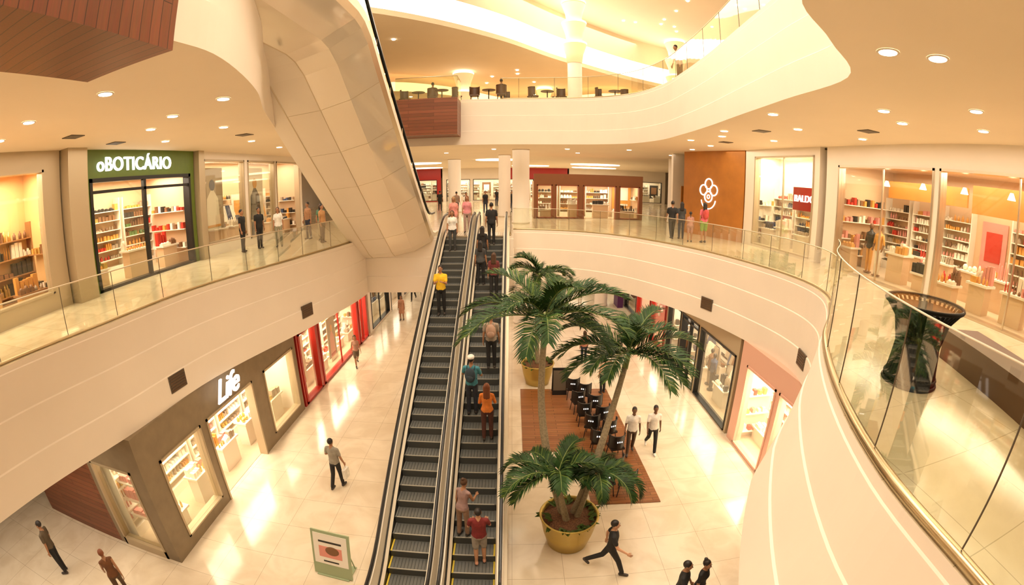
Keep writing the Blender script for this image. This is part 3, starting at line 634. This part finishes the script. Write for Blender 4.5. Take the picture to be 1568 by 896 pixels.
for i in range(N):
    a=2*math.pi*i/N; path=[]
    for zz,r in ((0,.42),(.2,.38),(.55,.34),(.9,.42),(1.12,.6)):
        path.append((r*math.cos(a+zz*.35),r*math.sin(a+zz*.35),zz))
    mb.tube(path,.021,5,0)
for zz,r in ((.02,.43),(.1,.41),(1.12,.61)):
    mb.tube([(r*math.cos(t),r*math.sin(t),zz) for t in [2*math.pi*i/32 for i in range(33)]],.03,6,0)
mb.lathe([(.39,.0),(.34,.2),(.30,.55),(.36,.88),(.5,1.06)],(0,0,0),32,0,cap1=True); mb.lathe([(.62,0),(.64,.015),(.62,.03)],(0,0,1.13),40,1)
mb.build('wire_bar_table',[M['matblack'],M['glass']],loc=(5.55,4.2,Z2))
mb=MB(); Tb=Matrix.Translation((7.0,3.2,Z2))@Matrix.Rotation(-.35,4,'Z')
mb.box(-.4,.4,-2.0,1.6,.0,.42,0,Tb); mb.box(-.42,.42,-2.02,1.62,.42,.5,1,Tb); mb.build('upholstered_bench',[M['bench'],M['bench']])
# ------------------------------------------------------------------ planters and palms
def planter(name,x,y,s=1.0):
    mb=MB(); mb.lathe([(.46,0),(.5,.02),(.62,.45),(.7,.9),(.73,.95),(.70,.97),(.66,.93),(.65,.84)],(0,0,0),48,0,cap1=False)
    mb.lathe([(.66,.84),(.3,.9),(.02,.92)],(0,0,0),32,1,cap0=False)
    for i in range(26):
        a=random.uniform(0,6.28);r=random.uniform(.4,.68)
        for k in range(4):
            aa=a+random.uniform(-.8,.8);l=random.uniform(.15,.32)
            p0=Vector((r*math.cos(a),r*math.sin(a),.88)); d=Vector((math.cos(aa),math.sin(aa),random.uniform(.2,1))).normalized()
            sd=d.cross(Vector((0,0,1))).normalized()*.05; p1=p0+d*l*.5;p2=p0+d*l+Vector((0,0,-.06))
            mb.add([p0,p1+sd,p2,p1-sd],[(0,1,2,3)],2)
    return mb.build(name,[M['gold'],M['soil'],M['leaf2']],loc=(x,y,0),rot=(0,0,0))
def palm(name,path,crown_r=1.7,nf=15,seed=1,tr=.085,droop=1.35):
    rnd=random.Random(seed); mb=MB(); P=catmull([Vector(p) for p in path],6)
    n=len(P); top=P[-1]
    rad=[tr*(1.25-.5*i/(n-1))*(1+.06*(i%2)) for i in range(n)]
    mb.tube(P,rad,12,0)
    d=(P[-1]-P[-3]).normalized(); mb.tube([top,top+d*.25,top+d*.5],[tr*.95,tr*.8,tr*.35],10,1); top=top+d*.38
    for f in range(nf):
        az=2*math.pi*f/nf*1.0+rnd.uniform(-.25,.25)+(.5 if f%2 else 0); el=rnd.choice((1.15,.8,.5,.25))+rnd.uniform(-.12,.12)
        Ln=crown_r*rnd.uniform(.8,1.12)*(1.0 if el<.8 else .8); m=26; pos=top.copy(); e=el; pts=[pos.copy()]
        for i in range(m):
            e-=(droop/m)*(.4+1.4*i/m); st=Ln/m*1.15
            pos=pos+Vector((math.cos(az)*math.cos(e),math.sin(az)*math.cos(e),math.sin(e)))*st; pts.append(pos.copy())
        mb.tube(pts,[.018*(1-.8*i/m)+.003 for i in range(m+1)],5,1,caps=False)
        side=Vector((-math.sin(az),math.cos(az),0))
        for i in range(3,m+1):
            for h2 in (0,.5):
                if i+h2>m: continue
                p=pts[i] if h2==0 else (pts[i]+pts[i+1])/2
                tng=(pts[min(i+1,m)]-pts[i-1]).normalized(); up=side.cross(tng); up=up if up.z>0 else -up
                t=i/m; ll=crown_r*.34*math.sin(math.pi*(.15+.78*t))**.7*rnd.uniform(.85,1.1)
                for q in (-1,1):
                    dv=(side*q*.75+tng*(.6+.6*t)+up*(.42+rnd.uniform(-.22,.22))).normalized()
                    a1=p+dv*ll*.5; a2=p+dv*ll+Vector((0,0,-ll*.22))
                    wv=tng.cross(dv).cross(dv).normalized()*.018
                    mb.add([p-wv*.5,p+wv*.5,a1+wv,a1-wv,a2],[(0,1,2,3),(3,2,4)],2 if rnd.random()<.85 else 3,False)
    return mb.build(name,[M['trunk'],M['shaft'],M['leaf'],M['leaf2']])
planter('gold_planter',1.38,8.5); planter('gold_planter',1.1,18.2)
palm('potted_palm',[(1.25,8.6,.85),(.85,8.8,2.3),(.66,9.2,3.7),(.72,9.7,5.15)],1.75,18,3,.085,1.15)
palm('potted_palm',[(1.5,8.6,.85),(1.9,8.8,2.1),(2.25,9.2,3.15),(2.7,9.9,4.2)],1.65,16,5,.085,1.25)
palm('potted_palm',[(1.3,8.35,.85),(1.15,8.3,1.5),(1.05,8.2,2.05)],1.25,13,8,.07,1.7)
palm('potted_palm',[(1.55,8.45,.85),(1.7,8.5,1.4),(1.8,8.5,1.9)],1.15,11,12,.06,1.7)
palm('potted_palm',[(1.1,18.2,.85),(1.05,18.2,2.4),(1.1,18.1,4.4)],1.45,15,9)
# ------------------------------------------------------------------ people
CM={}
def cm(col,rough=.75):
    k=tuple(round(x,3) for x in col)
    if k not in CM: CM[k]=mat('cloth_%d'%len(CM),col,rough,noise=.15,nscale=9,bump=.35)
    return CM[k]
SK=[mat('skin_light',(.58,.31,.18),.5),mat('skin_tan',(.38,.18,.09),.5),mat('skin_brown',(.17,.075,.035),.5)]
HAIR={'black':mat('hair_black',(.015,.01,.008),.5),'brown':mat('hair_brown',(.07,.03,.012),.5),'auburn':mat('hair_auburn',(.2,.055,.015),.5),'blond':mat('hair_blond',(.4,.25,.1),.5),'grey':mat('hair_grey',(.3,.27,.23),.5)}
EYEW=mat('eye_white',(.8,.75,.7),.3);LIP=mat('lips',(.42,.12,.09),.5)
def human(name,loc,yaw=0,h=1.72,female=False,shirt=(.8,.75,.65),pants=(.02,.02,.025),skin=1,hair='black',shoes=(.05,.04,.035),
          hl=(3,5),hr=(-3,4),al=(5,8,12),ar=(-5,8,12),lean=0,sleeve='short',legs='long',hairlen='short',extras=(),vox=.016,nod=0,hy=0):
    rd=math.radians; mb=MB(); prims=[]
    def cap(a,b,r0,r1,lab,add=True):
        a=Vector(a);b=Vector(b)
        if add: mb.caps(a,b,r0,r1,0,12)
        prims.append(('c',a,b,r0,r1,lab))
    def el(c_,r,lab,add=True,R=None):
        if add: mb.ell(c_,r,0,None,16,10,R)
        prims.append(('e',Vector(c_),r,lab,R))
    P=Vector((0,0,.95)); cl,sl=math.cos(rd(lean)),math.sin(rd(lean))
    def U(x,y,z): z-=.95; return P+Vector((x,y*cl-z*sl,y*sl+z*cl))
    hipw=.095 if female else .088; shw=.158 if female else .18
    RL=Matrix.Rotation(rd(lean),3,'X')
    if female: prof=[(.82,.12,.09,0),(.88,.172,.120,.005),(.90,.178,.126,.005),(.98,.172,.120,.005),(1.08,.134,.098,0),(1.18,.136,.098,-.005),(1.29,.155,.120,-.015),(1.38,.150,.10,0),(1.44,.105,.072,.01),(1.49,.056,.052,.01)]
    else: prof=[(.82,.12,.09,0),(.87,.165,.120,0),(.89,.176,.130,0),(.98,.172,.124,0),(1.08,.162,.114,-.005),(1.18,.164,.114,-.005),(1.29,.175,.12,-.005),(1.37,.172,.108,0),(1.44,.115,.078,.01),(1.49,.06,.056,.01)]
    vs=[];n=16
    for z,a,b,yo in prof:
        for k in range(n):
            t=2*math.pi*k/n; vs.append(U(a*math.cos(t),yo+b*math.sin(t),z))
    fs=[(i*n+k,i*n+(k+1)%n,(i+1)*n+(k+1)%n,(i+1)*n+k) for i in range(len(prof)-1) for k in range(n)]
    fs.append(tuple(reversed(range(n)))); fs.append(tuple(range((len(prof)-1)*n,len(prof)*n))); mb.add(vs,fs,0)
    for q in (-1,1):
        prims.append(('c',U(q*.075,0,.965),U(q*.075,0,1.38),.105,.10,0)); prims.append(('c',U(q*.055,0,.80),U(q*.055,0,.84),.11,.11,1 if legs!='dress' else 0))
    cap(U(0,.012,1.44),U(0,-.005,1.56),.054,.049,2)
    HM=RL@Matrix.Rotation(rd(hy),3,'Z')@Matrix.Rotation(rd(nod),3,'X'); NB=U(0,0,1.53)
    def Hd(x,y,z): return NB+HM@Vector((x,y,z-1.53))
    el(Hd(0,0,1.64),(.076,.094,.105),2,True,HM); el(Hd(0,-.025,1.583),(.056,.066,.062),2,True,HM)
    cap(Hd(0,-.09,1.638),Hd(0,-.108,1.612),.010,.014,2)
    for q in (-1,1): el(Hd(q*.078,.005,1.625),(.012,.02,.03),2,True,HM)
    hc=3
    el(Hd(0,.02,1.668),(.084,.097,.098),hc,True,HM)
    if hairlen in('long','tail'):
        if hairlen=='long':
            for q in (-1,0,1): cap(Hd(q*.045,.055,1.66),U(q*.06,.095,1.36),.055,.035,hc)
        else: cap(Hd(0,.1,1.68),U(0,.15,1.42),.035,.018,hc)
    elif hairlen=='bun': el(Hd(0,.07,1.76),(.045,.045,.04),hc,True,HM)
    elif hairlen=='cap': el(Hd(0,.01,1.715),(.10,.115,.075),5,True,HM); cap(Hd(-.03,-.1,1.70),Hd(.03,-.1,1.70),.03,.03,5); 
    hands=[]
    for q,(fl,ab,eb) in ((-1,al),(1,ar)):
        S=U(q*shw,.005,1.395); fl_=rd(fl);ab_=rd(ab);eb_=rd(eb)
        d1=Vector((q*math.sin(ab_),-math.sin(fl_)*math.cos(ab_),-math.cos(fl_)*math.cos(ab_)))
        E=S+d1*.285; inw=.0 if eb<50 else .45
        d2=Vector((q*math.sin(ab_)*.6-q*inw*math.sin(eb_),-math.sin(fl_+eb_),-math.cos(fl_+eb_))).normalized(); W=E+d2*.25
        sr=.054 if not female else .047
        cap(U(q*shw*.45,.005,1.415),S,.052,sr+.003,0)
        if sleeve=='long' : cap(S,E,sr,.046,0); cap(E,W-d2*.02,.046,.036,0)
        elif sleeve=='short': 
            m_=S+(E-S)*.62; cap(S,m_,sr+.004,sr+.002,0); cap(m_,E,.043,.037,2); cap(E,W,.039,.026,2)
        else: cap(S,E,.048,.036,2); cap(E,W,.037,.025,2)
        cap(W-d2*.03,W+d2*.02,.026,.025,2); hands.append((q,W,d2))
    feet=[]
    for q,(hp,kn) in ((-1,hl),(1,hr)):
        Hp=Vector((q*hipw,0,.93)); a=rd(hp);k=rd(hp-kn)
        K=Hp+Vector((q*.005,-math.sin(a),-math.cos(a)))*.43; A=K+Vector((q*.005,-math.sin(k),-math.cos(k)))*.42
        if legs=='long': cap(Hp,K,.090,.067,1); cap(K,A+Vector((0,0,.02)),.067,.056,1)
        elif legs=='short':
            m_=Hp+(K-Hp)*.85; cap(Hp,m_,.096,.082,1); cap(m_,K,.062,.056,2); cap(K,K+(A-K)*.4,.056,.054,2); cap(K+(A-K)*.4,A,.054,.036,2)
        else:
            cap(Hp,K,.085,.058,2); cap(K,K+(A-K)*.4,.055,.052,2); cap(K+(A-K)*.4,A,.052,.034,2)
        pf=k if kn>25 and hp<20 else 0
        F=Matrix.Rotation(-pf*.9,3,'X')
        fo=lambda x,y,z:A+F@Vector((x,y,z))
        cap(fo(0,.035,-.045),fo(q*.012,-.14,-.055),.044,.038,4); cap(A,fo(0,.02,-.03),.042,.046,4); feet.append(min(A.z-.09,fo(0,-.14,-.094).z))
    if legs in('skirt','dress'):
        zb=.55 if legs=='skirt' else .5; vs=[];pr=[(1.0,.15,.11),(.9,.178,.13),(.75,.20,.16),(zb,.215,.18)]
        for z,a,b in pr:
            for kk in range(n): t=2*math.pi*kk/n; vs.append((a*math.cos(t),b*math.sin(t),z))
        fs=[(i*n+kk,(i+1)*n+kk,(i+1)*n+(kk+1)%n,i*n+(kk+1)%n) for i in range(3) for kk in range(n)]; fs.append(tuple(range(n))); fs.append(tuple(reversed(range(3*n,4*n)))); mb.add(vs,fs,0)
        for q in (-1,1): prims.append(('c',Vector((q*.06,0,.62)),Vector((q*.06,0,.9)),.15,.12,1 if legs=='skirt' else 0))
    me=mb.mesh('tmp',[]); tmp=bpy.data.objects.new('tmp',me); COL.objects.link(tmp)
    rm=tmp.modifiers.new('r','REMESH'); rm.mode='VOXEL'; rm.voxel_size=vox
    sm=tmp.modifiers.new('s','SMOOTH'); sm.factor=.5; sm.iterations=2
    dg=bpy.context.evaluated_depsgraph_get(); ev=tmp.evaluated_get(dg); m2=ev.to_mesh()
    nv=len(m2.vertices); co=np.empty(nv*3,dtype=np.float32); m2.vertices.foreach_get('co',co); co=co.reshape(-1,3)
    polys=[tuple(p.vertices) for p in m2.polygons]; cen=np.array([co[list(p)].mean(0) for p in polys]) if polys else np.zeros((0,3))
    ev.to_mesh_clear(); bpy.data.objects.remove(tmp); bpy.data.meshes.remove(me)
    best=np.full(len(cen),1e9);lab=np.zeros(len(cen),dtype=int)
    for p in prims:
        if p[0]=='c':
            a=np.array(p[1]);b=np.array(p[2]);ab=b-a; t=np.clip(((cen-a)@ab)/max(ab@ab,1e-9),0,1)
            d=np.linalg.norm(cen-a-t[:,None]*ab,axis=1)-(p[3]+t*(p[4]-p[3])); l=p[5]
        else:
            q_=cen-np.array(p[1])
            if p[4] is not None: q_=q_@np.array(p[4])
            d=(np.linalg.norm(q_/np.array(p[2]),axis=1)-1)*min(p[2]); l=p[3]
        k=d<best; best[k]=d[k]; lab[k]=l
    out=MB(); out.add([tuple(v) for v in co],polys,0,True); out.m=[int(x) for x in lab]
    for q in (-1,1):
        out.ell(Hd(q*.03,-.083,1.643),(.011,.008,.006),6,None,8,6); out.ell(Hd(q*.03,-.0885,1.643),(.006,.004,.006),3,None,8,6)
        out.tube([Hd(q*.014,-.095,1.662),Hd(q*.03,-.094,1.666),Hd(q*.046,-.083,1.661)],.004,5,3)
    out.ell(Hd(0,-.088,1.588),(.022,.007,.006),7,None,10,6)
    for q,W,d in hands:
        fw=Vector((0,-1,0)); sd=d.cross(fw)
        if sd.length<.3: sd=Vector((1,0,0))
        sd.normalize(); nrm=sd.cross(d).normalized()
        thumbdir=sd if sd.dot(Vector((-q,0,0)))>0 else -sd
        sd2=nrm
        Rm=Matrix((sd2,thumbdir,d)).transposed()
        out.ell(W+d*.05,(.040,.016,.052),2,None,12,8,Rm)
        for i,(o_,l_) in enumerate(((-.028,.058),(-.0095,.072),(.0095,.078),(.028,.068))):
            b0=W+d*.08+sd2*o_; b1=b0+(d*.93+thumbdir*.3).normalized()*l_*.5; b2=b1+(d*.75+thumbdir*.65).normalized()*l_*.5
            out.tube([b0,b1,b2],[.0095,.009,.007],6,2)
        fwd=sd2 if sd2.dot(fw)>0 else -sd2
        t0=W+d*.025+fwd*.03; t1=t0+(fwd*.6+d*.7).normalized()*.035; t2=t1+(fwd*.2+d*.9+thumbdir*.3).normalized()*.028; out.tube([t0,t1,t2],[.012,.011,.008],6,2)
    for e in extras:
        if e[0]=='backpack':
            Rb=RL; c0=U(0,.17,1.24)
            out.ell(c0,(.15,.085,.22),8,None,16,12,Rb); out.ell(U(0,.235,1.16),(.11,.04,.11),8,None,14,10,Rb)
            for q in (-1,1): out.tube([U(q*.1,.12,1.38),U(q*.11,.02,1.455),U(q*.115,-.11,1.38),U(q*.13,-.12,1.24),U(q*.14,.05,1.08)],.016,6,8)
        if e[0]=='bag':
            q,W,d=hands[e[1]]; b=W+Vector((0,0,-.1)); out.tube([b+Vector((0,-.06,-.1)),b+Vector((0,-.02,.02)),b+Vector((0,.02,.02)),b+Vector((0,.06,-.1))],.005,5,8)
            out.add([b+Vector((x,y,z)) for z in (-.42,-.1) for x,y in ((-.05,-.13),(.05,-.13),(.05,.13),(-.05,.13))],[(0,1,2,3),(4,5,6,7),(0,1,5,4),(1,2,6,5),(2,3,7,6),(3,0,4,7)],8)
    dz=min(feet); s=h/1.755
    T=Matrix.Diagonal((s,s,s,1))@Matrix.Translation((0,0,-dz)); out.v=[tuple(T@Vector(v)) for v in out.v]
    ex=[e[2] if len(e)>2 else e[1] for e in extras if not isinstance(e[-1],int)]
    mats=[cm(shirt),cm(pants),SK[skin],HAIR[hair],cm(shoes,.5),cm((.85,.82,.76)),EYEW,LIP,cm(ex[0]) if ex else cm((.03,.03,.03))]
    return out.build(name,mats,loc=loc,rot=(0,0,rd(yaw)))
W_=(.80,.76,.70);BK=(.014,.013,.013);NV=(.03,.035,.06);DG=(.06,.06,.06)
walk=dict(hl=(22,8),hr=(-20,22),al=(-22,7,15),ar=(22,7,18))
human('person_man',(-5.13,10.4,0),170,1.73,shirt=(.30,.27,.22),pants=BK,skin=1,hair='black',hl=(8,4),hr=(-10,14),al=(4,12,15),ar=(10,22,55),extras=[('bag',0,(.8,.76,.68))],vox=.013)
human('person_woman',(-9.05,4.4,0),-120,1.66,True,shirt=(.16,.06,.02),pants=(.1,.05,.02),hair='auburn',sleeve='none',**walk)
human('person_man',(-11.6,4.2,0),-60,1.72,shirt=(.10,.07,.04),pants=BK,skin=1)
human('person_man',(2.23,7.35,0),75,1.74,shirt=BK,pants=BK,skin=0,hair='black',hl=(28,10),hr=(-26,30),al=(28,20,40),ar=(-30,15,30),vox=.013)
human('person_man',(3.42,5.85,0),60,1.72,shirt=BK,pants=NV,skin=1,al=(30,25,60),ar=(10,10,20))
human('person_woman',(3.85,5.85,0),40,1.66,True,shirt=BK,pants=BK,skin=1,hairlen='bun')
human('person_man',(3.85,12.4,.03),-10,1.74,shirt=W_,pants=(.1,.06,.035),skin=2,hl=(12,6),hr=(-10,14),al=(8,10,40),ar=(-8,10,15))
human('person_man',(4.6,12.5,0),-5,1.76,shirt=W_,pants=BK,skin=2,shoes=W_,hl=(-16,26),hr=(20,8),al=(20,10,30),ar=(-18,10,25))
human('person_woman',(3.46,20.4,0),185,1.64,True,shirt=(.5,.2,.12),pants=NV,hairlen='long',hair='brown',vox=.02)
human('person_woman',(3.75,17.0,.03),200,1.66,True,shirt=(.7,.45,.3),pants=BK,hairlen='tail',vox=.02)
human('person_woman',(4.25,18.6,0),20,1.62,True,shirt=W_,pants=(.3,.2,.12),hairlen='long',vox=.02)
human('person_woman',(-7.5,19.7,0),30,1.62,True,shirt=(.45,.25,.18),pants=(.15,.1,.06),legs='short',sleeve='none',hairlen='long',hair='brown',vox=.02,**walk)
human('person_woman',(-7.0,27.3,0),0,1.62,True,shirt=(.5,.25,.15),pants=(.5,.25,.15),legs='dress',hairlen='long',hair='brown',vox=.022)
human('person_man',(-7.3,32.3,0),0,1.75,shirt=BK,pants=BK,vox=.022,**walk)
human('person_man',(-6.5,32.0,0),10,1.75,shirt=DG,pants=BK,vox=.022)
human('person_woman',(3.1,33.2,0),0,1.62,True,shirt=(.75,.3,.1),pants=(.5,.2,.08),vox=.022,hairlen='long')
human('person_man',(5.14,33.2,0),0,1.7,shirt=BK,pants=BK,vox=.022)
human('person_man',(-2.45,15.2,zstep(15.2)),0,1.74,shirt=(.85,.52,.02),pants=BK,skin=1,sleeve='short',al=(20,5,95),ar=(20,5,95),vox=.013)
human('person_woman',(-2.45,18.6,zstep(18.6)),0,1.66,True,shirt=W_,pants=DG,hairlen='long',hair='brown',vox=.018)
human('person_woman',(-2.6,20.3,Z2+.02),0,1.68,True,shirt=(.8,.3,.25),pants=(.75,.35,.28),hairlen='long',hair='blond',vox=.018)
human('person_woman',(-2.05,20.8,Z2+.02),0,1.7,True,shirt=(.75,.28,.3),pants=(.45,.3,.25),hairlen='long',hair='auburn',vox=.018)
human('person_woman',(-1.15,17.6,zstep(17.6)),180,1.68,True,shirt=BK,pants=BK,hairlen='long',vox=.018)
human('person_man',(-.85,18.9,zstep(18.9)),180,1.76,shirt=BK,pants=BK,vox=.018)
human('person_woman',(-.65,16.0,zstep(16.0)),180,1.66,True,shirt=(.16,.03,.03),pants=BK,hairlen='long',hair='brown',vox=.016)
human('person_woman',(-1.15,16.5,zstep(16.5)),170,1.64,True,shirt=DG,pants=BK,hairlen='long',vox=.018)
human('person_man',(-.62,12.8,zstep(12.8)),180,1.72,shirt=(.3,.24,.18),pants=BK,extras=[('backpack',(.42,.26,.18))],vox=.014)
human('person_man',(-1.1,11.35,zstep(11.35)),172,1.74,shirt=(.06,.26,.33),pants=(.03,.035,.05),hairlen='cap',sleeve='short',al=(25,14,60),ar=(25,18,50),extras=[('backpack',(.03,.05,.07))],vox=.013)
human('person_woman',(-.65,10.6,zstep(10.6)),180,1.67,True,shirt=(.70,.20,.03),pants=(.09,.03,.02),hair='auburn',hairlen='long',sleeve='long',al=(20,12,70),ar=(15,10,60),vox=.013)
human('person_man',(-.72,7.5,zstep(7.5)),184,1.70,shirt=(.2,.02,.02),pants=(.32,.28,.24),legs='short',shoes=(.6,.3,.2),skin=0,al=(25,14,50),ar=(20,10,60),vox=.012)
human('person_woman',(-1.12,8.05,zstep(8.05)),150,1.62,True,shirt=(.32,.2,.18),pants=(.35,.22,.15),hair='brown',sleeve='none',lean=12,al=(20,8,60),hairlen='bun',vox=.013)
human('person_man',(7.0,19.2,Z2),170,1.74,shirt=BK,pants=BK,vox=.02,**walk)
human('person_woman',(7.6,19.6,Z2),170,1.66,True,shirt=DG,pants=NV,hairlen='long',vox=.02)
human('person_girl',(7.6,18.5,Z2),160,1.3,True,shirt=(.5,.25,.2),pants=(.4,.2,.15),legs='short',hairlen='tail',vox=.018)
human('person_woman',(8.2,18.4,Z2),180,1.72,True,shirt=(.75,.15,.2),pants=(.2,.32,.05),legs='short',hairlen='long',extras=[('backpack',(.5,.06,.05))],vox=.018)
human('person_woman',(-9.8,17.5,Z2),20,1.68,True,shirt=W_,pants=(.3,.28,.2),hairlen='long',hair='brown',vox=.018)
human('person_man',(-10.6,17.2,Z2),60,1.74,shirt=BK,pants=BK,vox=.018)
human('person_man',(-10.9,16.3,Z2),90,1.74,shirt=BK,pants=BK,vox=.018)
human('person_woman',(-8.6,19.4,Z2),20,1.66,True,shirt=(.1,.2,.12),pants=(.35,.3,.2),hairlen='long',vox=.018)
human('person_man',(-9.5,19.9,Z2),-30,1.74,shirt=(.4,.2,.1),pants=NV,vox=.018)
human('person_woman',(-8.1,18.4,Z2),70,1.66,True,shirt=(.5,.25,.1),pants=BK,hairlen='long',vox=.018)
for i,(x,y) in enumerate(((-3,30),(-4,33),(-2,34.5),(-6,38),(0,36),(-5,42),(-1.5,45))):
    human('person_man' if i%2 else 'person_woman',(x,y,Z2),random.choice((0,180,30)),1.7,not i%2,shirt=random.choice((W_,BK,(.5,.1,.08),(.3,.2,.15))),pants=random.choice((BK,NV)),vox=.026)
human('person_man',(6.7,17.6,Z3),-80,1.72,shirt=(.12,.08,.06),pants=BK,vox=.02,lean=15)
for x,y,sh in ((-.55,23.9,BK),(-4.2,24.3,(.3,.2,.12))):
    human('person_man',(x,y,Z3),170,1.7,shirt=sh,pants=BK,hl=(85,85),hr=(85,85),al=(30,10,50),ar=(30,10,50),vox=.02)
    chair('cafe_chair',x,y-.12,Z3,math.pi,'bench')
# ------------------------------------------------------------------ lighting
WM=(1,.86,.68)
area('atrium_roof_light',(-1,7,20.3),14,16,4300,WM)
area('atrium_far_roof_light',(3,30,20.3),14,12,1400,WM)
area('top_level_light',(2,42,16.8),26,12,1000,(1,.77,.48))
area('upper_ceiling_light_left',(-9.6,9,T3-.05),3.6,22,480,WM)
area('upper_ceiling_light_right',(8.4,10,T3-.05),4,20,490,WM)
area('upper_ceiling_light_far',(0,30,T3-.05),18,12,720,WM)
area('upper_ceiling_light_deep',(0,48,T3-.05),26,16,1050,WM)
area('lower_ceiling_light_far',(0,30,T2-.05),14,14,500,WM)
area('lower_ceiling_light_left',(-11.5,2,T2-.05),5,7,220,WM)
w=bpy.data.worlds.new('world'); bpy.context.scene.world=w; w.use_nodes=True
w.node_tree.nodes['Background'].inputs[0].default_value=(1,.78,.55,1); w.node_tree.nodes['Background'].inputs[1].default_value=.4
